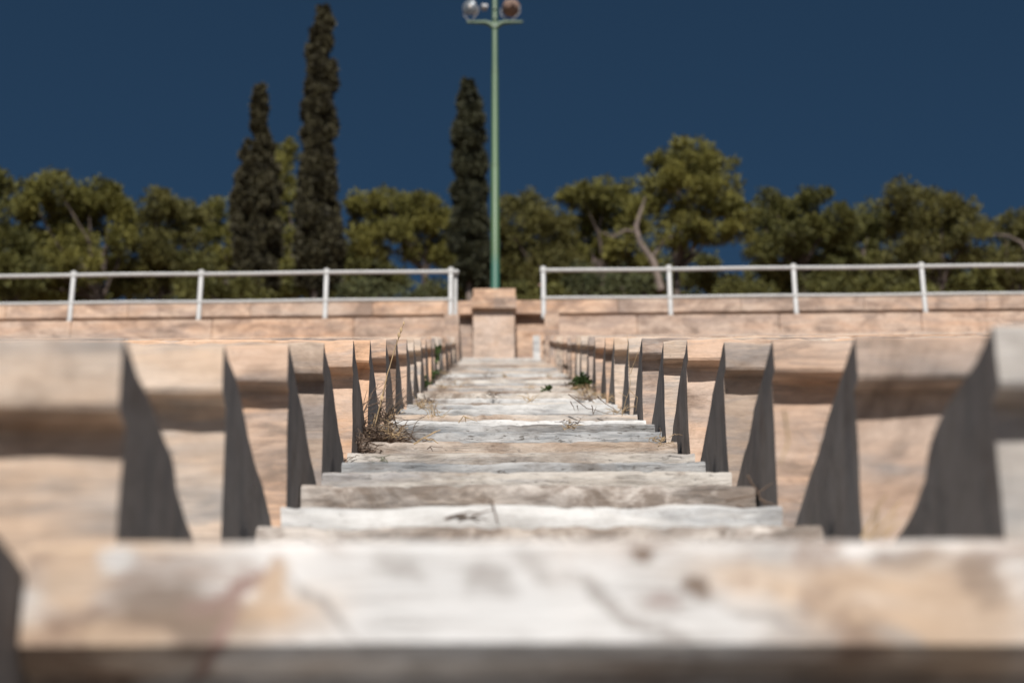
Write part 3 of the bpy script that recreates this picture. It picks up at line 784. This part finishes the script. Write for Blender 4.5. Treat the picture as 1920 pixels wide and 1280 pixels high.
pine('pine_tree', [(1685, 370, 38, 30), (1725, 385, 38, 32), (1770, 400, 40, 28), (1825, 415, 42, 30), (1700, 420, 42, 30), (1755, 440, 50, 32), (1820, 455, 42, 30), (1730, 480, 60, 26), (1690, 505, 40, 26)], YT + 2, M['pine_brown'], 'wide brownish pine tree near the right edge', trunk_px=1745, dens=250)
pine('pine_tree', [(1885, 430, 36, 28), (1925, 450, 40, 34), (1880, 500, 40, 26), (1960, 420, 50, 40), (1900, 540, 50, 20)], YT + 5, M['pine_brown'], 'pine tree with pale dead branch cut by the right edge', trunk_px=1900, dens=230,
     limbs=[[(1945, 500, .08), (1915, 455, .05), (1890, 442, .035), (1862, 440, .02)]])
# low bushes
for px, py, rx, ry, lab in ((1110, 525, 46, 30, 'soft green bush behind the railing, right of centre'), (1180, 530, 40, 26, 'soft green bush under the twisted limbs'), (790, 548, 50, 20, 'low green bush behind the last left railing post'),
                            (1400, 545, 60, 22, 'low green bush under the blue gap right of the tallest pine'), (1690, 545, 70, 22, 'low bush behind the right railing'), (420, 548, 90, 22, 'low bush under the ragged cypress'), (1560, 540, 60, 24, 'low bush between the dark pines'), (690, 545, 50, 24, 'low bush right of the tallest cypress foot'), (1000, 550, 60, 22, 'low bush right of the marble pier')):
    pine('bush', [(px - rx * .4, py, rx * .6, ry), (px + rx * .4, py + 4, rx * .6, ry * .9), (px, py + 30, rx, ry * 1.2)], YT - 6, M['bush'] if rx < 55 else M['pine_dark'], lab, 'bushes behind the wall', dens=130, cat='bush')

# undergrowth that reads as one dark mass beneath the pines
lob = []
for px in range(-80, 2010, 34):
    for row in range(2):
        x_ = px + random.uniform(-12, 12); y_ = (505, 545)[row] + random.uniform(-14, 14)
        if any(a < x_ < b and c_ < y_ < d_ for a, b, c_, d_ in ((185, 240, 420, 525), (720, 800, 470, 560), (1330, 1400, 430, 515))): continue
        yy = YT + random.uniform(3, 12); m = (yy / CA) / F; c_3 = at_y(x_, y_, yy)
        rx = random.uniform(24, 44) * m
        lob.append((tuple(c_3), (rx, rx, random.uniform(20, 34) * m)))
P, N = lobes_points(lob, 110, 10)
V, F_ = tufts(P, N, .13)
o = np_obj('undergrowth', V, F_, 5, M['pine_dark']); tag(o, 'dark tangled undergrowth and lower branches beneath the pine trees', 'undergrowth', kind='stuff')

# ------------------------------------------------------------------ weeds and litter
def stem_world(pts, r0, r1, V, Fq, seg=5, wob=.0):
    path = []
    for i in range(len(pts) - 1):
        for j in range(4):
            path.append(Vector(pts[i]).lerp(Vector(pts[i + 1]), j / 4) + Vector((random.uniform(-wob, wob), random.uniform(-wob, wob), random.uniform(-wob, wob))))
    path.append(Vector(pts[-1])); n = len(path)
    tube_data(path, [r0 + (r1 - r0) * i / (n - 1) for i in range(n)], seg, V, Fq)

def px_stem(pts, d, r0, r1, V, Fq, wob=.001):
    dd = d if isinstance(d, (list, tuple)) else [d] * len(pts)
    stem_world([at(px, py, q * S) for (px, py), q in zip(pts, dd)], r0, r1, V, Fq, 5, wob)

# tall dry stalk
V, Fq = [], []
px_stem([(683, 838), (703, 800), (716, 745), (727, 700), (740, 655), (751, 622), (758, 603)], 7.0, .0030, .0008, V, Fq, .0006)
for px, py, r in ((716, 745, .0055), (748, 628, .0050), (752, 618, .0045), (757, 606, .003)):
    p = at(px, py, 7.0 * S); tube_data([p - Vector((0, 0, r * 1.6)), p, p + Vector((0, 0, r * 1.6))], [r * .4, r, r * .3], 6, V, Fq)
px_stem([(683, 838), (697, 805), (704, 775)], 7.05, .0035, .0015, V, Fq)
o = put('dry_stalk', V, Fq, M['dry']); tag(o, 'tall pale dry stalk leaning up from the left side of the stairs', 'weed', 'weeds on the stairs')

def grass_clump(px, py, d, w_, h_, n, mat, label, flat=.5, r=.0016, name='dry_grass'):
    V, Fq = [], []
    c = at(px, py, d * S)
    for i in range(n):
        b = c + Vector((random.gauss(0, w_ * .35), random.gauss(0, w_ * .25), random.uniform(-.005, .01)))
        L = h_ * random.uniform(.4, 1.15)
        dr = Vector((random.gauss(0, 1), random.gauss(0, .6), random.uniform(.1, 1.5) * (1 - flat) + .05)).normalized()
        p1 = b + dr * L * .5 + Vector((0, 0, L * .12)); p2 = b + dr * L + Vector((random.uniform(-.02, .02), 0, -L * .12 * random.random()))
        stem_world([b, p1, p2], r, r * .35, V, Fq, 4, .002)
    o = put(name, V, Fq, M[mat], smooth=False); tag(o, label, 'weed', 'weeds on the stairs'); return o
grass_clump(690, 832, 7.0, .15, .11, 280, 'dry_dark', 'matted brown dry grass heaped at the foot of the tall stalk', .85)
grass_clump(655, 850, 6.7, .10, .08, 110, 'dry_dark', 'brown dry grass in the corner left of the matted heap', .6)
grass_clump(716, 828, 7.1, .10, .06, 60, 'dry', 'straw-coloured dry grass on the edge of the matted heap', .85)
grass_clump(640, 868, 6.2, .04, .03, 20, 'dry_dark', 'small twiggy litter on the step end below the grass heap', .5)
grass_clump(722, 872, 5.75, .012, .035, 9, 'weed_green', 'single green grass tuft on the grey step', .15, .0012, 'green_grass')
grass_clump(712, 790, 8.0, .035, .13, 40, 'dry_dark', 'dark upright twigs between two seat ends behind the stalk', .2)
grass_clump(662, 800, 7.0, .035, .17, 30, 'dry_dark', 'thin dark twigs leaning on the left seat ends', .1, .0014)
grass_clump(690, 760, 7.8, .02, .17, 12, 'dry_dark', 'wiry dry twigs rising above the left seat ends', .08, .0012)

def twigs(name, lines, d, r, mat, label):
    V, Fq = [], []
    for ln in lines: px_stem(ln, d, r, r * .4, V, Fq, .0012)
    o = put(name, V, Fq, M[mat]); tag(o, label, 'twig', 'twigs lying on the stairs'); return o
twigs('twig', [[(776, 832), (800, 818), (826, 806)], [(795, 822), (815, 826), (822, 831)], [(806, 815), (818, 808)]], 6.6, .0022, 'dry', 'forked pale twig lying on the steps left of centre')
twigs('twig', [[(860, 793), (868, 780), (878, 785)], [(868, 780), (895, 790)], [(872, 782), (874, 792)]], 7.9, .0018, 'dry', 'small bent twig on the steps in mid stairs')
twigs('twig', [[(802, 842), (808, 836), (830, 838)], [(806, 837), (812, 846)]], 6.3, .0014, 'dry_dark', 'thin dark twig below the forked pale twig')
twigs('twig', [[(1065, 738), (1100, 765), (1140, 775)], [(1070, 752), (1078, 770)], [(1120, 742), (1135, 757), (1155, 768)], [(1082, 760), (1084, 770)], [(1110, 760), (1112, 778), (1118, 762)]], 8.7, .0018, 'dry_dark', 'scattered dark twigs on the right end of the middle steps')
twigs('twig', [[(832, 972), (870, 968), (916, 975)], [(850, 966), (886, 972), (900, 980)], [(920, 935), (928, 965), (935, 985)], [(860, 975), (925, 955)], [(840, 970), (880, 960), (905, 962)]], 3.9, .0022, 'dry_dark', 'blurred dark twigs lying on the clean white step')
twigs('twig', [[(1400, 890), (1422, 925), (1440, 960)], [(1360, 938), (1410, 930), (1450, 905)], [(1425, 935), (1460, 950)], [(1380, 945), (1450, 975)]], 4.4, .0022, 'dry_dark', 'blurred twigs at the right end of the clean white step')
twigs('dry_grass', [[(1615, 1010), (1640, 960), (1662, 925)], [(1622, 1010), (1660, 975), (1690, 940)], [(1640, 1010), (1668, 985), (1682, 960)], [(1632, 1012), (1645, 970), (1648, 940)], [(1655, 1010), (1690, 975)], [(1470, 770), (1480, 820), (1462, 870)]], 3.3, .0022, 'dry', 'blurred dry grass blades at the foot of the right seat ends')
twigs('twig', [[(1166, 780), (1182, 720), (1178, 650), (1176, 625)], [(1182, 700), (1200, 650)], [(1180, 730), (1195, 745), (1192, 770)], [(1160, 735), (1176, 745)]], 8.6, .0012, 'dry', 'thin wiry stalks between the right seat ends')
twigs('twig', [[(1210, 850), (1222, 838), (1228, 846)]], 7.6, .0018, 'dry_dark', 'tiny dark twig at the right end of the steps')

def leafy_plant(px, py, d, w_, h_, n, label, leaf=.03, mat='weed_green'):
    c = at(px, py, d * S)
    root = empty('green_weed', c); tag(root, label, 'weed', 'weeds on the stairs')
    V, Fq = [], []; P = []; N = []
    for i in range(n):
        dr = Vector((random.gauss(0, w_), random.gauss(0, w_ * .6), h_ * random.uniform(.3, 1)))
        stem_world([c, c + dr * .5 + Vector((0, 0, .01)), c + dr], .0018, .0008, V, Fq, 4, .002)
        for j in range(7):
            f = random.uniform(.35, 1.05); P.append(tuple(c + dr * f + Vector((random.gauss(0, .008),) * 3))); N.append((random.gauss(0, 1), random.gauss(0, .5) - .3, random.uniform(-.2, .9)))
    put('stem', V, Fq, M['dry_dark'], root)
    Vv, F_ = tufts(np.array(P), np.array(N), leaf, k=2, up=.1)
    np_obj('leaves', Vv, F_, 5, M[mat], root)
leafy_plant(1092, 730, 12.6, .026, .075, 20, 'small leafy green weed at the right end of the upper steps', .028)
leafy_plant(812, 690, 15.5, .012, .20, 10, 'slim dark upright weed growing against the far left seat ends', .030)
leafy_plant(808, 712, 14.5, .025, .07, 10, 'dark low weed at the foot of the slim upright weed', .022)
leafy_plant(1027, 733, 12.0, .012, .035, 5, 'tiny dark sprout standing on an upper step', .016)
leafy_plant(795, 725, 13.0, .020, .05, 8, 'small dark sprout below the slim upright weed', .02)
grass_clump(1062, 690, 16.0, .05, .06, 40, 'dry_dark', 'dark litter along the far right seat ends', .4)
grass_clump(845, 690, 18.0, .06, .06, 40, 'dry_dark', 'dark litter along the far left seat ends', .4)

TR = (1393 / F)
for q in range(44):
    j = random.choice(range(4, 26)); d = 4.24 + .5 * j - random.uniform(.02, .4)
    side = random.choice((-1, -1, 1, 1, 0))
    x_ = (-WL + random.uniform(.01, .12)) if side < 0 else (WR - random.uniform(.01, .12)) if side > 0 else random.uniform(-WL * .7, WR * .8)
    pxx = 925 + x_ / S * F / d
    pyy = 617 + 1393 / d
    mt = random.choice(('dry_dark', 'dry', 'dry'))
    where = 'against the left seat ends' if side < 0 else 'against the right seat ends' if side > 0 else 'out on the open treads'
    grass_clump(pxx, pyy, d, random.uniform(.02, .06), random.uniform(.025, .06), random.randint(10, 26), mt, f'scrap of {"dark" if mt == "dry_dark" else "straw"} dry litter on the {ORD[j - 1]} visible step from the slab, {where}' , random.uniform(.4, .9), .0012, 'dry_litter')
